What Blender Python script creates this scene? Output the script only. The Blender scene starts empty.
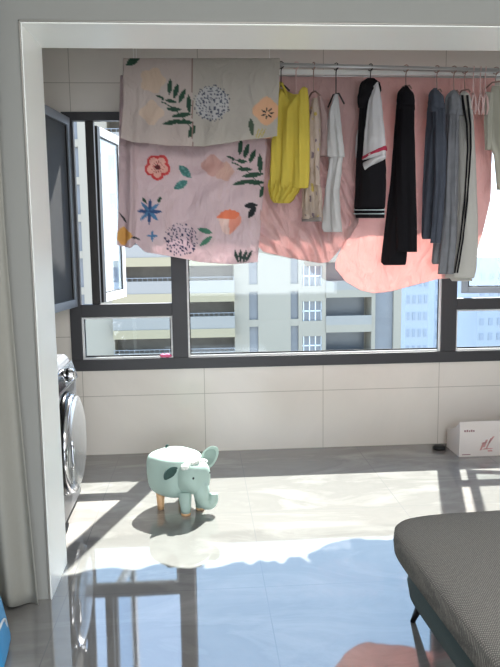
import bpy, bmesh, math, random
from mathutils import Vector, Matrix, noise
R = math.radians
random.seed(7)
S = bpy.context.scene
COL = S.collection

# ------------------------------------------------------------------ camera
F, PIT, YAW, ROL, CH, CD = 693.611, .12915, .06868, .01288, 1.3916, 4.5606
FW = Vector((math.sin(YAW)*math.cos(PIT), math.cos(YAW)*math.cos(PIT), -math.sin(PIT)))
r_ = Vector((math.cos(YAW), -math.sin(YAW), 0)); u_ = r_.cross(FW)
RT = r_*math.cos(ROL) - u_*math.sin(ROL); UP = u_*math.cos(ROL) + r_*math.sin(ROL)
CP = Vector((0, -CD, CH))
cd = bpy.data.cameras.new('camera'); cam = bpy.data.objects.new('camera', cd); COL.objects.link(cam)
cam.matrix_world = Matrix(((RT.x, UP.x, -FW.x, CP.x), (RT.y, UP.y, -FW.y, CP.y), (RT.z, UP.z, -FW.z, CP.z), (0, 0, 0, 1)))
cd.sensor_fit = 'VERTICAL'; cd.sensor_height = 24; cd.lens = 24*F/667; cd.clip_end = 600; cd.clip_start = .05
S.camera = cam

# ------------------------------------------------------------------ sky, sun, exposure
S.view_settings.view_transform = 'Standard'; S.view_settings.look = 'None'
S.view_settings.exposure = 0.8; S.view_settings.gamma = 1; S.view_settings.use_curve_mapping = False
W = bpy.data.worlds.new('sky'); S.world = W; W.use_nodes = True
wn = W.node_tree.nodes; wl = W.node_tree.links
bg = wn['Background']; tc = wn.new('ShaderNodeTexCoord'); sp = wn.new('ShaderNodeSeparateXYZ'); cr = wn.new('ShaderNodeValToRGB')
wl.new(tc.outputs['Generated'], sp.inputs[0]); wl.new(sp.outputs['Z'], cr.inputs[0]); wl.new(cr.outputs[0], bg.inputs[0])
cr.color_ramp.elements[0].position = 0.0; cr.color_ramp.elements[0].color = (.86, .93, 1, 1)
cr.color_ramp.elements[1].position = .75; cr.color_ramp.elements[1].color = (.36, .60, 1, 1)
e = cr.color_ramp.elements.new(.3); e.color = (.56, .75, 1, 1)
bg.inputs[1].default_value = 2.0
sl = bpy.data.lights.new('sun', 'SUN'); sl.energy = 14.5; sl.angle = R(.6); sl.color = (1, .965, .90)
so = bpy.data.objects.new('sun', sl); COL.objects.link(so)
so.rotation_euler = Vector((-.31, -1, -1.2)).to_track_quat('-Z', 'Y').to_euler()
# two unseen fill lamps behind the camera, added to brighten the living room
al = bpy.data.lights.new('added_rear_fill', 'AREA'); al.shape = 'RECTANGLE'; al.size = 3.0; al.size_y = 1.9; al.energy = 42; al.color = (.97, .98, 1)
ao = bpy.data.objects.new('added_rear_fill', al); COL.objects.link(ao); ao.location = (.9, -7.85, 1.45); ao.rotation_euler = (R(90), 0, 0)
cl_ = bpy.data.lights.new('added_ceiling_fill', 'AREA'); cl_.shape = 'RECTANGLE'; cl_.size = 2.4; cl_.size_y = 1.2; cl_.energy = 64; cl_.color = (1, .985, .96)
clo = bpy.data.objects.new('added_ceiling_fill', cl_); COL.objects.link(clo); clo.location = (.8, -4.9, 2.78)

# ------------------------------------------------------------------ helpers
def at(px, py, Y):
    d = FW + RT*((px-250)/F) - UP*((py-333.5)/F)
    return CP + d*((Y-CP.y)/d.y)
def at_plane(px, py, Q, n):
    d = FW + RT*((px-250)/F) - UP*((py-333.5)/F)
    return CP + d*((Q-CP).dot(n)/d.dot(n))
def lin(c):
    return tuple(((v/255)/12.92 if v/255 <= .04045 else ((v/255+.055)/1.055)**2.4) for v in c)
def mat(name, rgb, rough=.6, metal=0, spec=.5, noise_amt=0, nscale=8, bump=0, bscale=60, sheen=0, ior=None, trans=0):
    """procedural principled material; rgb in sRGB 0-255; trans = share of translucent cloth"""
    m = bpy.data.materials.new(name); m.use_nodes = True; nt = m.node_tree; N = nt.nodes; L = nt.links
    b = N['Principled BSDF']; c = lin(rgb)
    b.inputs['Base Color'].default_value = (*c, 1); b.inputs['Roughness'].default_value = rough
    b.inputs['Metallic'].default_value = metal; b.inputs['Specular IOR Level'].default_value = spec
    if ior: b.inputs['IOR'].default_value = ior
    if sheen: b.inputs['Sheen Weight'].default_value = sheen
    t = N.new('ShaderNodeTexCoord')
    src = None
    if noise_amt:
        n = N.new('ShaderNodeTexNoise'); n.inputs['Scale'].default_value = nscale; n.inputs['Detail'].default_value = 5
        L.new(t.outputs['Object'], n.inputs['Vector'])
        mx = N.new('ShaderNodeMix'); mx.data_type = 'RGBA'; L.new(n.outputs['Fac'], mx.inputs['Factor'])
        mx.inputs['A'].default_value = (*[v*(1-noise_amt) for v in c], 1); mx.inputs['B'].default_value = (*[min(1, v*(1+noise_amt)) for v in c], 1)
        L.new(mx.outputs['Result'], b.inputs['Base Color']); src = mx.outputs['Result']
    if bump:
        n = N.new('ShaderNodeTexNoise'); n.inputs['Scale'].default_value = bscale; n.inputs['Detail'].default_value = 3
        L.new(t.outputs['Object'], n.inputs['Vector'])
        bp = N.new('ShaderNodeBump'); bp.inputs['Strength'].default_value = bump; bp.inputs['Distance'].default_value = .01
        L.new(n.outputs['Fac'], bp.inputs['Height']); L.new(bp.outputs[0], b.inputs['Normal'])
    if trans:
        tl = N.new('ShaderNodeBsdfTranslucent'); ms = N.new('ShaderNodeMixShader'); ms.inputs[0].default_value = trans
        tl.inputs[0].default_value = (*c, 1)
        if src: L.new(src, tl.inputs[0])
        L.new(b.outputs[0], ms.inputs[1]); L.new(tl.outputs[0], ms.inputs[2]); L.new(ms.outputs[0], N['Material Output'].inputs[0])
    return m
def cloth_attr_mat(name, trans=.3):
    m = mat(name, (200, 200, 200), .85, spec=.2); nt = m.node_tree; N = nt.nodes; L = nt.links
    a = N.new('ShaderNodeAttribute'); a.attribute_name = 'print'
    tl = N.new('ShaderNodeBsdfTranslucent'); ms = N.new('ShaderNodeMixShader'); ms.inputs[0].default_value = trans
    L.new(a.outputs['Color'], N['Principled BSDF'].inputs['Base Color']); L.new(a.outputs['Color'], tl.inputs[0])
    t = N.new('ShaderNodeTexCoord'); mp = N.new('ShaderNodeMapping'); mp.inputs['Scale'].default_value = (1, 1, .45); mp.inputs['Rotation'].default_value = (0, R(28), 0)
    n = N.new('ShaderNodeTexNoise'); n.inputs['Scale'].default_value = 11; n.inputs['Detail'].default_value = 4; n.inputs['Distortion'].default_value = 1.4
    L.new(t.outputs['Object'], mp.inputs[0]); L.new(mp.outputs[0], n.inputs['Vector'])
    bp = N.new('ShaderNodeBump'); bp.inputs['Strength'].default_value = .7; bp.inputs['Distance'].default_value = .035
    L.new(n.outputs['Fac'], bp.inputs['Height']); L.new(bp.outputs[0], N['Principled BSDF'].inputs['Normal']); L.new(bp.outputs[0], tl.inputs['Normal'])
    L.new(N['Principled BSDF'].outputs[0], ms.inputs[1]); L.new(tl.outputs[0], ms.inputs[2]); L.new(ms.outputs[0], N['Material Output'].inputs[0])
    return m
def glass_mat(name, tint=(.93, .96, .96), ior=1.45):
    m = bpy.data.materials.new(name); m.use_nodes = True; N = m.node_tree.nodes; L = m.node_tree.links
    N.remove(N['Principled BSDF']); tr = N.new('ShaderNodeBsdfTransparent'); tr.inputs[0].default_value = (*tint, 1)
    gl = N.new('ShaderNodeBsdfGlossy'); gl.inputs['Roughness'].default_value = .02; fr = N.new('ShaderNodeFresnel'); g = N.new('ShaderNodeNewGeometry'); mi = N.new('ShaderNodeMix'); L.new(g.outputs['Backfacing'], mi.inputs['Factor']); mi.inputs['A'].default_value = ior; mi.inputs['B'].default_value = 1/ior; L.new(mi.outputs['Result'], fr.inputs[0])
    ms = N.new('ShaderNodeMixShader'); L.new(fr.outputs[0], ms.inputs[0]); L.new(tr.outputs[0], ms.inputs[1]); L.new(gl.outputs[0], ms.inputs[2])
    L.new(ms.outputs[0], N['Material Output'].inputs[0]); return m

def root(name, loc, label, cat, group=None):
    o = bpy.data.objects.new(name, None); o.empty_display_size = .05; COL.objects.link(o); o.location = loc
    o['label'] = label; o['category'] = cat
    if group: o['group'] = group
    return o
def tag(o, label, cat, group=None, kind=None):
    o['label'] = label; o['category'] = cat
    if group: o['group'] = group
    if kind: o['kind'] = kind
    return o
def link(name, me, m, parent=None, smooth=False):
    if m: me.materials.append(m)
    o = bpy.data.objects.new(name, me); COL.objects.link(o)
    if smooth:
        for p in me.polygons: p.use_smooth = True
    if parent is not None:
        o.parent = parent
        if parent.type == 'EMPTY': o.matrix_parent_inverse = Matrix.Translation(-parent.location)
    return o
class MB:
    def __init__(s): s.v = []; s.f = []
    def box(s, x0, x1, y0, y1, z0, z1):
        n = len(s.v); s.v += [(x, y, z) for z in (z0, z1) for y in (y0, y1) for x in (x0, x1)]
        s.f += [tuple(n+i for i in q) for q in ((0, 2, 3, 1), (4, 5, 7, 6), (0, 1, 5, 4), (2, 6, 7, 3), (0, 4, 6, 2), (1, 3, 7, 5))]; return s
    def prism(s, base, off):
        """polygon (list of 3D points) extruded by vector off"""
        n = len(s.v); k = len(base); o = Vector(off)
        s.v += [tuple(p) for p in base] + [tuple(Vector(p)+o) for p in base]
        s.f += [tuple(range(n+k-1, n-1, -1)), tuple(range(n+k, n+2*k))] + [(n+i, n+(i+1) % k, n+k+(i+1) % k, n+k+i) for i in range(k)]; return s
    def tube(s, pts, rad, seg=10, cap=True):
        pts = [Vector(p) for p in pts]; K = len(pts)
        rads = rad if isinstance(rad, (list, tuple)) else [rad]*K
        n = len(s.v); prev = None
        for i, p in enumerate(pts):
            d = (pts[min(i+1, K-1)]-pts[max(i-1, 0)]).normalized()
            if prev is None:
                a = d.orthogonal().normalized()
            else:
                a = (prev-d*prev.dot(d)); a = a.normalized() if a.length > 1e-6 else d.orthogonal().normalized()
            prev = a; b = d.cross(a)
            for j in range(seg):
                t = 2*math.pi*j/seg; s.v.append(tuple(p+(a*math.cos(t)+b*math.sin(t))*rads[i]))
        for i in range(K-1):
            for j in range(seg):
                s.f.append((n+i*seg+j, n+i*seg+(j+1) % seg, n+(i+1)*seg+(j+1) % seg, n+(i+1)*seg+j))
        if cap:
            s.f.append(tuple(n+j for j in range(seg-1, -1, -1))); s.f.append(tuple(n+(K-1)*seg+j for j in range(seg)))
        return s
    def lathe(s, prof, c, ax='x', seg=40):
        """prof: list of (radius, along)"""
        n = len(s.v); c = Vector(c); A = {'x': (Vector((1, 0, 0)), Vector((0, 1, 0)), Vector((0, 0, 1))), 'y': (Vector((0, 1, 0)), Vector((0, 0, 1)), Vector((1, 0, 0))), 'z': (Vector((0, 0, 1)), Vector((1, 0, 0)), Vector((0, 1, 0)))}[ax]
        for r, a in prof:
            for j in range(seg):
                t = 2*math.pi*j/seg; s.v.append(tuple(c+A[0]*a+(A[1]*math.cos(t)+A[2]*math.sin(t))*r))
        for i in range(len(prof)-1):
            for j in range(seg):
                s.f.append((n+i*seg+j, n+i*seg+(j+1) % seg, n+(i+1)*seg+(j+1) % seg, n+(i+1)*seg+j))
        s.f.append(tuple(n+j for j in range(seg-1, -1, -1))); s.f.append(tuple(n+(len(prof)-1)*seg+j for j in range(seg)))
        return s
    def sell(s, c, rad, e1=1., e2=1., rot=None, nu=32, nv=20, fn=None):
        """superellipsoid"""
        n = len(s.v); c = Vector(c); pw = lambda v, e: math.copysign(abs(v)**e, v)
        for i in range(nv+1):
            ph = -math.pi/2+math.pi*i/nv
            for j in range(nu):
                t = 2*math.pi*j/nu
                p = Vector((rad[0]*pw(math.cos(ph), e1)*pw(math.cos(t), e2), rad[1]*pw(math.cos(ph), e1)*pw(math.sin(t), e2), rad[2]*pw(math.sin(ph), e1)))
                if fn: p = fn(p)
                if rot is not None: p = rot @ p
                s.v.append(tuple(c+p))
        for i in range(nv):
            for j in range(nu):
                s.f.append((n+i*nu+j, n+i*nu+(j+1) % nu, n+(i+1)*nu+(j+1) % nu, n+(i+1)*nu+j))
        return s
    def mesh(s, name='m', merge=False):
        me = bpy.data.meshes.new(name); me.from_pydata(s.v, [], s.f); me.update()
        bm = bmesh.new(); bm.from_mesh(me)
        if merge: bmesh.ops.remove_doubles(bm, verts=bm.verts, dist=1e-5)
        bmesh.ops.recalc_face_normals(bm, faces=bm.faces); bm.to_mesh(me); bm.free(); return me
    def build(s, name, m, parent=None, smooth=False, bevel=0, sub=0, merge=False):
        o = link(name, s.mesh(name, merge), m, parent, smooth)
        if bevel:
            b = o.modifiers.new('bevel', 'BEVEL'); b.width = bevel; b.segments = 3; b.limit_method = 'ANGLE'; b.angle_limit = R(35)
        if sub:
            b = o.modifiers.new('subsurf', 'SUBSURF'); b.levels = sub; b.render_levels = sub
        return o
def struct(name, mb, m, bevel=0, parent=None):
    o = mb.build(name, m, parent, bevel=bevel)
    if parent is None: o['kind'] = 'structure'
    return o

# ------------------------------------------------------------------ materials
def tile_mat(name, tiles, grout, w, h, offx, offz, plane, rough, ior, noise_amt, joint=.003, coat=0, vein=0, wave=0):
    """large rectangular tiles with thin joints; plane 'xz' walls, 'yz' side walls, 'xy' floor"""
    m = bpy.data.materials.new(name); m.use_nodes = True; nt = m.node_tree; N = nt.nodes; L = nt.links; b = N['Principled BSDF']
    g = N.new('ShaderNodeNewGeometry'); s = N.new('ShaderNodeSeparateXYZ'); L.new(g.outputs['Position'], s.inputs[0])
    def edge(out, size, off):
        a = N.new('ShaderNodeMath'); a.operation = 'SUBTRACT'; L.new(out, a.inputs[0]); a.inputs[1].default_value = off
        k = N.new('ShaderNodeMath'); k.operation = 'PINGPONG'; L.new(a.outputs[0], k.inputs[0]); k.inputs[1].default_value = size/2
        c = N.new('ShaderNodeMath'); c.operation = 'LESS_THAN'; L.new(k.outputs[0], c.inputs[0]); c.inputs[1].default_value = joint/2; return c.outputs[0]
    A = {'xz': ('X', 'Z'), 'yz': ('Y', 'Z'), 'xy': ('X', 'Y')}[plane]
    e1 = edge(s.outputs[A[0]], w, offx); e2 = edge(s.outputs[A[1]], h, offz)
    mx = N.new('ShaderNodeMath'); mx.operation = 'MAXIMUM'; L.new(e1, mx.inputs[0]); L.new(e2, mx.inputs[1])
    n = N.new('ShaderNodeTexNoise'); n.inputs['Scale'].default_value = 1.3; n.inputs['Detail'].default_value = 8; n.inputs['Roughness'].default_value = .62; n.inputs['Distortion'].default_value = 1.2
    mp = N.new('ShaderNodeMapping'); mp.inputs['Scale'].default_value = (1, 2.6, 1); mp.inputs['Rotation'].default_value = (0, 0, R(22)); L.new(g.outputs['Position'], mp.inputs[0]); L.new(mp.outputs[0], n.inputs['Vector'])
    rp = N.new('ShaderNodeValToRGB'); L.new(n.outputs['Fac'], rp.inputs[0]); c = lin(tiles)
    rp.color_ramp.elements[0].position = .35; rp.color_ramp.elements[1].position = .68
    rp.color_ramp.elements[0].color = (*[v*(1-noise_amt) for v in c], 1); rp.color_ramp.elements[1].color = (*[min(1, v*(1+noise_amt)) for v in c], 1)
    if vein:
        ee = rp.color_ramp.elements.new(.5); ee.color = (*[v*(1-noise_amt*1.6) for v in c], 1)
    cm = N.new('ShaderNodeMix'); cm.data_type = 'RGBA'; L.new(mx.outputs[0], cm.inputs['Factor']); L.new(rp.outputs[0], cm.inputs['A']); cm.inputs['B'].default_value = (*lin(grout), 1)
    L.new(cm.outputs['Result'], b.inputs['Base Color'])
    b.inputs['Roughness'].default_value = rough; b.inputs['IOR'].default_value = ior
    if wave:
        w2 = N.new('ShaderNodeTexNoise'); w2.inputs['Scale'].default_value = 2.2; w2.inputs['Detail'].default_value = 1; L.new(g.outputs['Position'], w2.inputs['Vector'])
        bp = N.new('ShaderNodeBump'); bp.inputs['Strength'].default_value = wave; bp.inputs['Distance'].default_value = .01; L.new(w2.outputs['Fac'], bp.inputs['Height']); L.new(bp.outputs[0], b.inputs['Normal'])
    return m
M_floor = tile_mat('polished_floor_tile', (136, 134, 131), (112, 112, 112), .8, .8, .232, -1.894, 'xy', .035, 2.35, .15, joint=.004, vein=1, wave=.05)
M_wallT = tile_mat('glazed_wall_tile', (222, 216, 208), (172, 166, 156), .8, .4, -.7957, 0, 'xz', .16, 1.5, .035, joint=.004)
M_sideT = tile_mat('glazed_side_tile', (222, 216, 208), (172, 166, 156), .8, .4, 0, 0, 'yz', .16, 1.5, .035, joint=.004)
M_paint = mat('grey_wall_paint', (148, 149, 145), .8, noise_amt=.02, nscale=3, bump=.03, bscale=200)
M_ceil = mat('white_ceiling_paint', (225, 225, 222), .85, noise_amt=.01, nscale=3)
M_reveal = mat('white_reveal_panel', (246, 248, 245), .35, ior=1.9, noise_amt=.02, nscale=2)
M_trim = mat('champagne_metal_trim', (150, 148, 142), .35, metal=.5)
M_alu = mat('dark_grey_aluminium', (58, 58, 61), .45, metal=.15, noise_amt=.04, nscale=30)
M_alu2 = mat('mid_grey_aluminium', (128, 133, 140), .4, metal=.25, noise_amt=.03, nscale=30)
M_alul = mat('pale_aluminium', (215, 220, 226), .4, metal=.1, noise_amt=.02, nscale=30)
M_blackf = mat('near_black_aluminium', (34, 31, 30), .45, metal=.1)
M_sashw = mat('sunlit_white_sash', (240, 242, 245), .5)  # stands for a dark grey frame; sun glare is put into the white
M_bead = mat('glazing_bead', (225, 226, 226), .4)
M_rubber = mat('black_gasket', (22, 20, 20), .6)
M_glass = glass_mat('clear_window_glass')
M_glass2 = glass_mat('pale_blue_sash_glass', (.86, .93, .98), 2.3)
M_mesh = mat('charcoal_insect_screen', (50, 52, 55), .8, noise_amt=.05, nscale=200, bump=.1, bscale=600)
M_ext = mat('exterior_render_paint', (205, 200, 190), .9, noise_amt=.05, nscale=2)

# ------------------------------------------------------------------ the setting
XL, XR = -1.42, 3.4          # balcony side walls
JL, JR, Y1, Y2, HD = -.62, 3.1, -1.911, -1.598, 2.181
struct('floor', MB().box(-2.4, XR+.1, -8, .1, -.12, 0), M_floor)
wl_, wz0, wz1, wr_ = -.857, .573, 2.223, 2.62
wb = MB().box(XL-.1, XR+.1, 0, .1, -.12, wz0).box(XL-.1, XR+.1, 0, .1, wz1, 2.8).box(XL-.1, wl_, 0, .1, wz0, wz1).box(wr_, XR+.1, 0, .1, wz0, wz1)
struct('wall_back', wb, M_wallT)
struct('wall_left', MB().box(XL-.1, XL, Y2, 0, 0, 2.8), M_sideT)
struct('wall_right', MB().box(XR, XR+.1, -8, 0, 0, 2.8), M_sideT)
ol = MB().box(-2.4, JL-.004, Y1, Y2, 0, 2.8).box(JR, XR, Y1, Y2, 0, 2.8).box(JL-.004, JR, Y1, Y2, HD+.004, 2.8)
struct('wall_opening', ol, M_paint)
struct('trim_1', MB().box(JL-.004, JL, Y1-.004, Y2-.001, 0, HD).box(JL-.004, JR, Y1-.004, Y2-.001, HD, HD+.004), M_reveal)
struct('trim_2', MB().box(JL-.012, JL-.005, Y1-.006, Y1, 0, HD+.012).box(JL-.012, JR, Y1-.006, Y1, HD+.005, HD+.012), M_trim, bevel=.002)
struct('ceiling', MB().box(-2.4, XR+.1, -8, .1, 2.8, 2.9), M_ceil)
struct('wall_living_left', MB().box(-2.5, -2.4, -8, Y2, 0, 2.8), M_paint)
struct('wall_living_back', MB().box(-2.4, -.7, -8.1, -8, 0, 2.8).box(2.5, XR, -8.1, -8, 0, 2.8).box(-.7, 2.5, -8.1, -8, 2.45, 2.8).box(-.7, 2.5, -8.1, -8, 0, .45), M_paint)

# windows (one continuous aluminium frame over the parapet)
win = MB()
T = .07
def bar(x0, x1, z0, z1, y0=-.012, y1=.042): win.box(x0, x1, y0, y1, z0, z1)
bar(wl_, -.785, .648, 2.17); bar(wl_, wr_, wz0, .648); bar(wl_, wr_, 2.17, wz1); bar(wr_-.07, wr_, .648, 2.17)
bar(-.197, -.097, .648, 2.17); bar(1.609, 1.713, .648, 2.17); bar(-.785, -.197, .927, 1.011); bar(1.713, 2.55, .93, 1.006)
wf = win.build('window_1', M_alu, bevel=.003); wf['kind'] = 'structure'
for n, (x0, x1, z0, z1) in enumerate(((-.785, -.197, .648, .927), (-.097, 1.609, .648, 2.17), (1.713, 2.55, .648, .93))):
    MB().box(x0, x1, .026, .032, z0, z1).build('window_pane', M_glass, wf)
    b = MB(); t = .012
    b.box(x0, x1, .004, .024, z0, z0+t).box(x0, x0+t, .004, .024, z0+t, z1); b.box(x1-t, x1, .004, .024, z0+t, z1).box(x0+t, x1-t, .004, .024, z1-t, z1)
    b.build('glazing_bead', M_bead, wf)
    g = MB(); t2 = .018
    g.box(x0+t, x1-t, .022, .026, z0+t, z0+t2+.004).box(x0+t, x0+t2, .022, .026, z0+t, z1-t).box(x1-t2, x1-t, .022, .026, z0+t, z1-t)
    g.build('gasket', M_rubber, wf)
struct('trim_3', MB().box(wl_-.05, wr_+.05, .101, .20, .52, .565), M_ext)   # outside sill ledge

def casement(name, hinge, ang, w, z0, z1, sw, mframe, mpane, label, th=.045, handle=False, gasket=True, mstile=None):
    """opened casement sash; hinge (x,y), ang = direction of its width in plan"""
    r = root(name, (hinge[0], hinge[1], z0), label, 'window sash')
    d = Vector((math.cos(ang), math.sin(ang), 0)); n = Vector((-d.y, d.x, 0)); H = Vector((hinge[0], hinge[1], 0))
    def slab(mb, a0, a1, c0, c1, zz0, zz1):
        mb.prism([H+d*a0+n*c0+Vector((0, 0, zz0)), H+d*a1+n*c0+Vector((0, 0, zz0)), H+d*a1+n*c1+Vector((0, 0, zz0)), H+d*a0+n*c1+Vector((0, 0, zz0))], (0, 0, zz1-zz0)); return mb
    f = slab(MB(), sw, w-sw, 0, th, z0, z0+sw); slab(f, sw, w-sw, 0, th, z1-sw, z1); slab(f, w-sw, w, 0, th, z0, z1)
    st = slab(MB(), 0, sw, 0, th, z0, z1)
    f.build('sash_frame', mframe, r, bevel=.002); st.build('hinge_stile', mstile or mframe, r, bevel=.002)
    slab(MB(), sw, w-sw, th*.45, th*.6, z0+sw, z1-sw).build('sash_pane', mpane, r)
    if gasket:
        k = MB(); q = .008
        slab(k, sw, sw+q, th*.25, th*.45, z0+sw, z1-sw); slab(k, w-sw-q, w-sw, th*.25, th*.45, z0+sw, z1-sw); slab(k, sw, w-sw, th*.25, th*.45, z0+sw, z0+sw+q); slab(k, sw, w-sw, th*.25, th*.45, z1-sw-q, z1-sw)
        k.build('gasket', M_rubber, r)
    return r, d, n, H
# inner screen sash folded back into the balcony
casement('screen_casement', (-.80, -.016), R(262), .56, 1.00, 2.185, .05, M_alu2, M_mesh, 'open grey framed insect screen sash swung into the balcony, far left above the washing machine', th=-.035)
# outer glass sash, swung out
casement('glass_casement', (-.648, .085), R(80), .54, 1.015, 2.155, .055, M_sashw, M_glass2, 'glass sash with sunlight painted into its pale frame, swung outward between the dark posts, behind the floral bedding', th=.04, mstile=M_blackf)
MB().box(-.712, -.660, .0, .06, 1.011, 2.17).build('window_2', M_blackf, bevel=.003)['kind'] = 'structure'
casement('glass_casement', (2.545, .09), R(166), .72, 1.02, 2.155, .045, M_alu2, M_glass, 'grey glass sash pushed ajar at the right end of the window, behind the striped trousers', th=-.04)

# ------------------------------------------------------------------ outside
M_fac = mat('cream_facade_paint', (152, 144, 130), .9, noise_amt=.04, nscale=.2)
M_fac2 = mat('pale_grey_facade_paint', (146, 142, 136), .9, noise_amt=.04, nscale=.2)
M_yel = mat('warm_cream_slab_paint', (158, 146, 120), .9, noise_amt=.03, nscale=.3)
M_wing = mat('grey_window_glass', (112, 114, 118), .25, noise_amt=.2, nscale=.8)
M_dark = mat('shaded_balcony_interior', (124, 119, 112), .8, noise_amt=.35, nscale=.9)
M_ground = mat('pale_paving', (110, 112, 110), .95, noise_amt=.15, nscale=.05)
MB().box(-400, 400, 3, 560, -46, -45).build('ground', M_ground)['kind'] = 'structure'
YB = 55
def bx(px): return (px-200.73)*.0858
bld = root('apartment_block', (4, YB, -45), 'pale cream apartment block with recessed balconies seen through the middle pane', 'building')
w = MB()
zt = 15.
def fz(k): return -.42-3.05*k      # top of opening on floor k
for a, b in ((85, 113), (233, 248), (257, 290), (298, 302), (322, 326), (373, 377), (396, 404)):
    w.box(bx(a), bx(b), YB, YB+2.2, -45, zt)
w.box(bx(-60), bx(404), YB+2.2, YB+12, -45, zt); w.box(bx(-60), bx(404), YB-.2, YB+12, zt, zt+1)
w.box(bx(-60), bx(76), YB, YB+2.2, -45, zt)
w.build('wall', M_fac, bld)
for k in range(-5, 5):
    z = fz(k)
    MB().box(bx(113), bx(233), YB-.9, YB+2.2, z, z+.75).build('floor_slab', M_yel, bld)
    MB().box(bx(113), bx(233), YB-.8, YB-.6, z-2.3, z-1.25).build('balcony_parapet', M_fac2, bld)
    rr = MB(); rr.box(bx(113), bx(233), YB-.72, YB-.68, z-1.0, z-.95)
    for i in range(25): rr.box(bx(113)+i*.425, bx(113)+i*.425+.04, YB-.72, YB-.68, z-1.25, z-1.0)
    rr.build('balcony_railing', M_alu2, bld)
    MB().box(bx(113), bx(180), YB+2.1, YB+2.2, z-2.3, z).build('balcony_recess_panel', M_dark, bld)  # dark panels behind the balconies: the recess shade is put into their colour
    MB().box(bx(187), bx(233), YB+2.1, YB+2.2, z-2.3, z-.1).build('balcony_recess_panel', M_dark, bld)
    for a, b in ((76, 85), (248, 257), (290, 298)):
        MB().box(bx(a), bx(b), YB+.3, YB+.5, z-1.7, z+.75).build('window', M_wing, bld)
        MB().box(bx(a), bx(b), YB-.02, YB+.5, z-2.3, z-1.7).build('air_conditioner_ledge', M_fac, bld)
    wf2 = MB().box(bx(302), bx(322), YB+.3, YB+.5, z-1.9, z-.2).build('window', M_wing, bld)
    fr = MB()
    for q in range(4): fr.box(bx(303)+q*.52, bx(303)+q*.52+.09, YB+.2, YB+.3, z-1.9, z-.2)
    fr.box(bx(302), bx(322), YB+.2, YB+.3, z-1.1, z-1.0); fr.build('window_bars', M_alul, wf2)
    MB().box(bx(302), bx(322), YB, YB+.5, z-2.3, z-1.9).build('window_sill', M_fac, bld); MB().box(bx(302), bx(322), YB, YB+.5, z-.2, z+.75).build('window_lintel', M_fac, bld)
    MB().box(bx(326), bx(373), YB-.1, YB+.1, z-2.3, z-1.5).build('balcony_parapet', M_fac2, bld)
    MB().box(bx(326), bx(373), YB-.1, YB+2, z+.1, z+.75).build('floor_slab', M_fac, bld)
    MB().box(bx(328), bx(371), YB+2.1, YB+2.2, z-2.3, z).build('balcony_recess_panel', M_wing, bld)
    MB().box(bx(377), bx(396), YB+.3, YB+.5, z-2.3, z+.75).build('window', M_wing, bld)
M_far = mat('hazed_tower_wall', (166, 174, 184), .9, noise_amt=.03, nscale=.1)  # haze of distance is painted into these pale bluish tower colours
M_far2 = mat('hazed_tower_glass', (146, 156, 170), .4, noise_amt=.1, nscale=.3)
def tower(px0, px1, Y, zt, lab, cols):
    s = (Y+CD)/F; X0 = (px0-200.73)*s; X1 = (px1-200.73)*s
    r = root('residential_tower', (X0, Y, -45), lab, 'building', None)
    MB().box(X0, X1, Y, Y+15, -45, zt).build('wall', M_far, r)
    wd = (X1-X0)/cols
    for c in range(cols):
        b = MB()
        z = -44.
        while z < zt-3: b.box(X0+wd*(c+.25), X0+wd*(c+.72), Y-.15, Y, z, z+1.5); z += 3.1
        b.build('window_column', M_far2, r)
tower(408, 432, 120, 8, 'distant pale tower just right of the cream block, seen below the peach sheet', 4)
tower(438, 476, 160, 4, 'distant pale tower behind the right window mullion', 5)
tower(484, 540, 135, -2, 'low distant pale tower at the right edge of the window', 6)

# ------------------------------------------------------------------ washing machine
M_wm = mat('silver_washer_enamel', (108, 110, 114), .35, metal=.15, noise_amt=.02, nscale=20)
M_wmc = mat('chrome', (215, 215, 218), .12, metal=1)
M_blk = mat('gloss_black_plastic', (14, 14, 16), .15)
M_dome = mat('smoked_door_glass', (172, 174, 176), .22, metal=.7)
wx, wy0, wy1, wh = -.695, -1.37, -.78, .81
wm = root('washing_machine', ((wx-.28), (wy0+wy1)/2, 0), 'silver front loading washing machine beside the left jamb with round bulging door', 'washing machine')
MB().prism([(wx-.55, wy0, .03), (wx, wy0, .03), (wx, wy0, .675), (wx-.035, wy0, wh-.02), (wx-.055, wy0, wh), (wx-.55, wy0, wh)], (0, wy1-wy0, 0)).build('body', M_wm, wm, bevel=.008)
MB().prism([(wx-.001, wy0+.02, .69), (wx+.016, wy0+.02, .685), (wx-.015, wy0+.02, wh-.03), (wx-.032, wy0+.02, wh-.035)], (0, wy1-wy0-.04, 0)).build('control_panel', M_wmc, wm, bevel=.004)
MB().prism([(wx+.006, wy0+.05, .705), (wx+.018, wy0+.05, .705), (wx+.004, wy0+.05, .755), (wx-.008, wy0+.05, .755)], (0, .17, 0)).build('display', M_blk, wm)
MB().lathe([(.034, -.02), (.034, .004), (.030, .022), (.026, .026)], (wx+.012, -1.02, .738), 'x').build('dial', M_wmc, wm, smooth=False)
MB().lathe([(.036, -.012), (.036, .0)], (wx+.012, -1.02, .738), 'x').build('dial_ring', M_blk, wm)
dc = (wx, -1.10, .405)
MB().lathe([(.262, -.01), (.262, .012), (.25, .03), (.236, .034), (.232, .0)], dc, 'x', 64).build('door_ring', M_blk, wm, smooth=True)
door = MB().lathe([(.24, .0), (.245, .03), (.235, .052), (.20, .064), (.13, .074), (.06, .078), (.002, .079)], dc, 'x', 64).build('door', M_dome, wm, smooth=True)
MB().lathe([(.248, .02), (.251, .032), (.246, .045), (.238, .05), (.234, .04)], dc, 'x', 64).build('door_rim', M_wmc, door, smooth=True)
MB().sell((wx+.06, -1.30, .40), (.014, .012, .07), .6, .6).build('door_handle', M_wmc, door, smooth=True)
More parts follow.
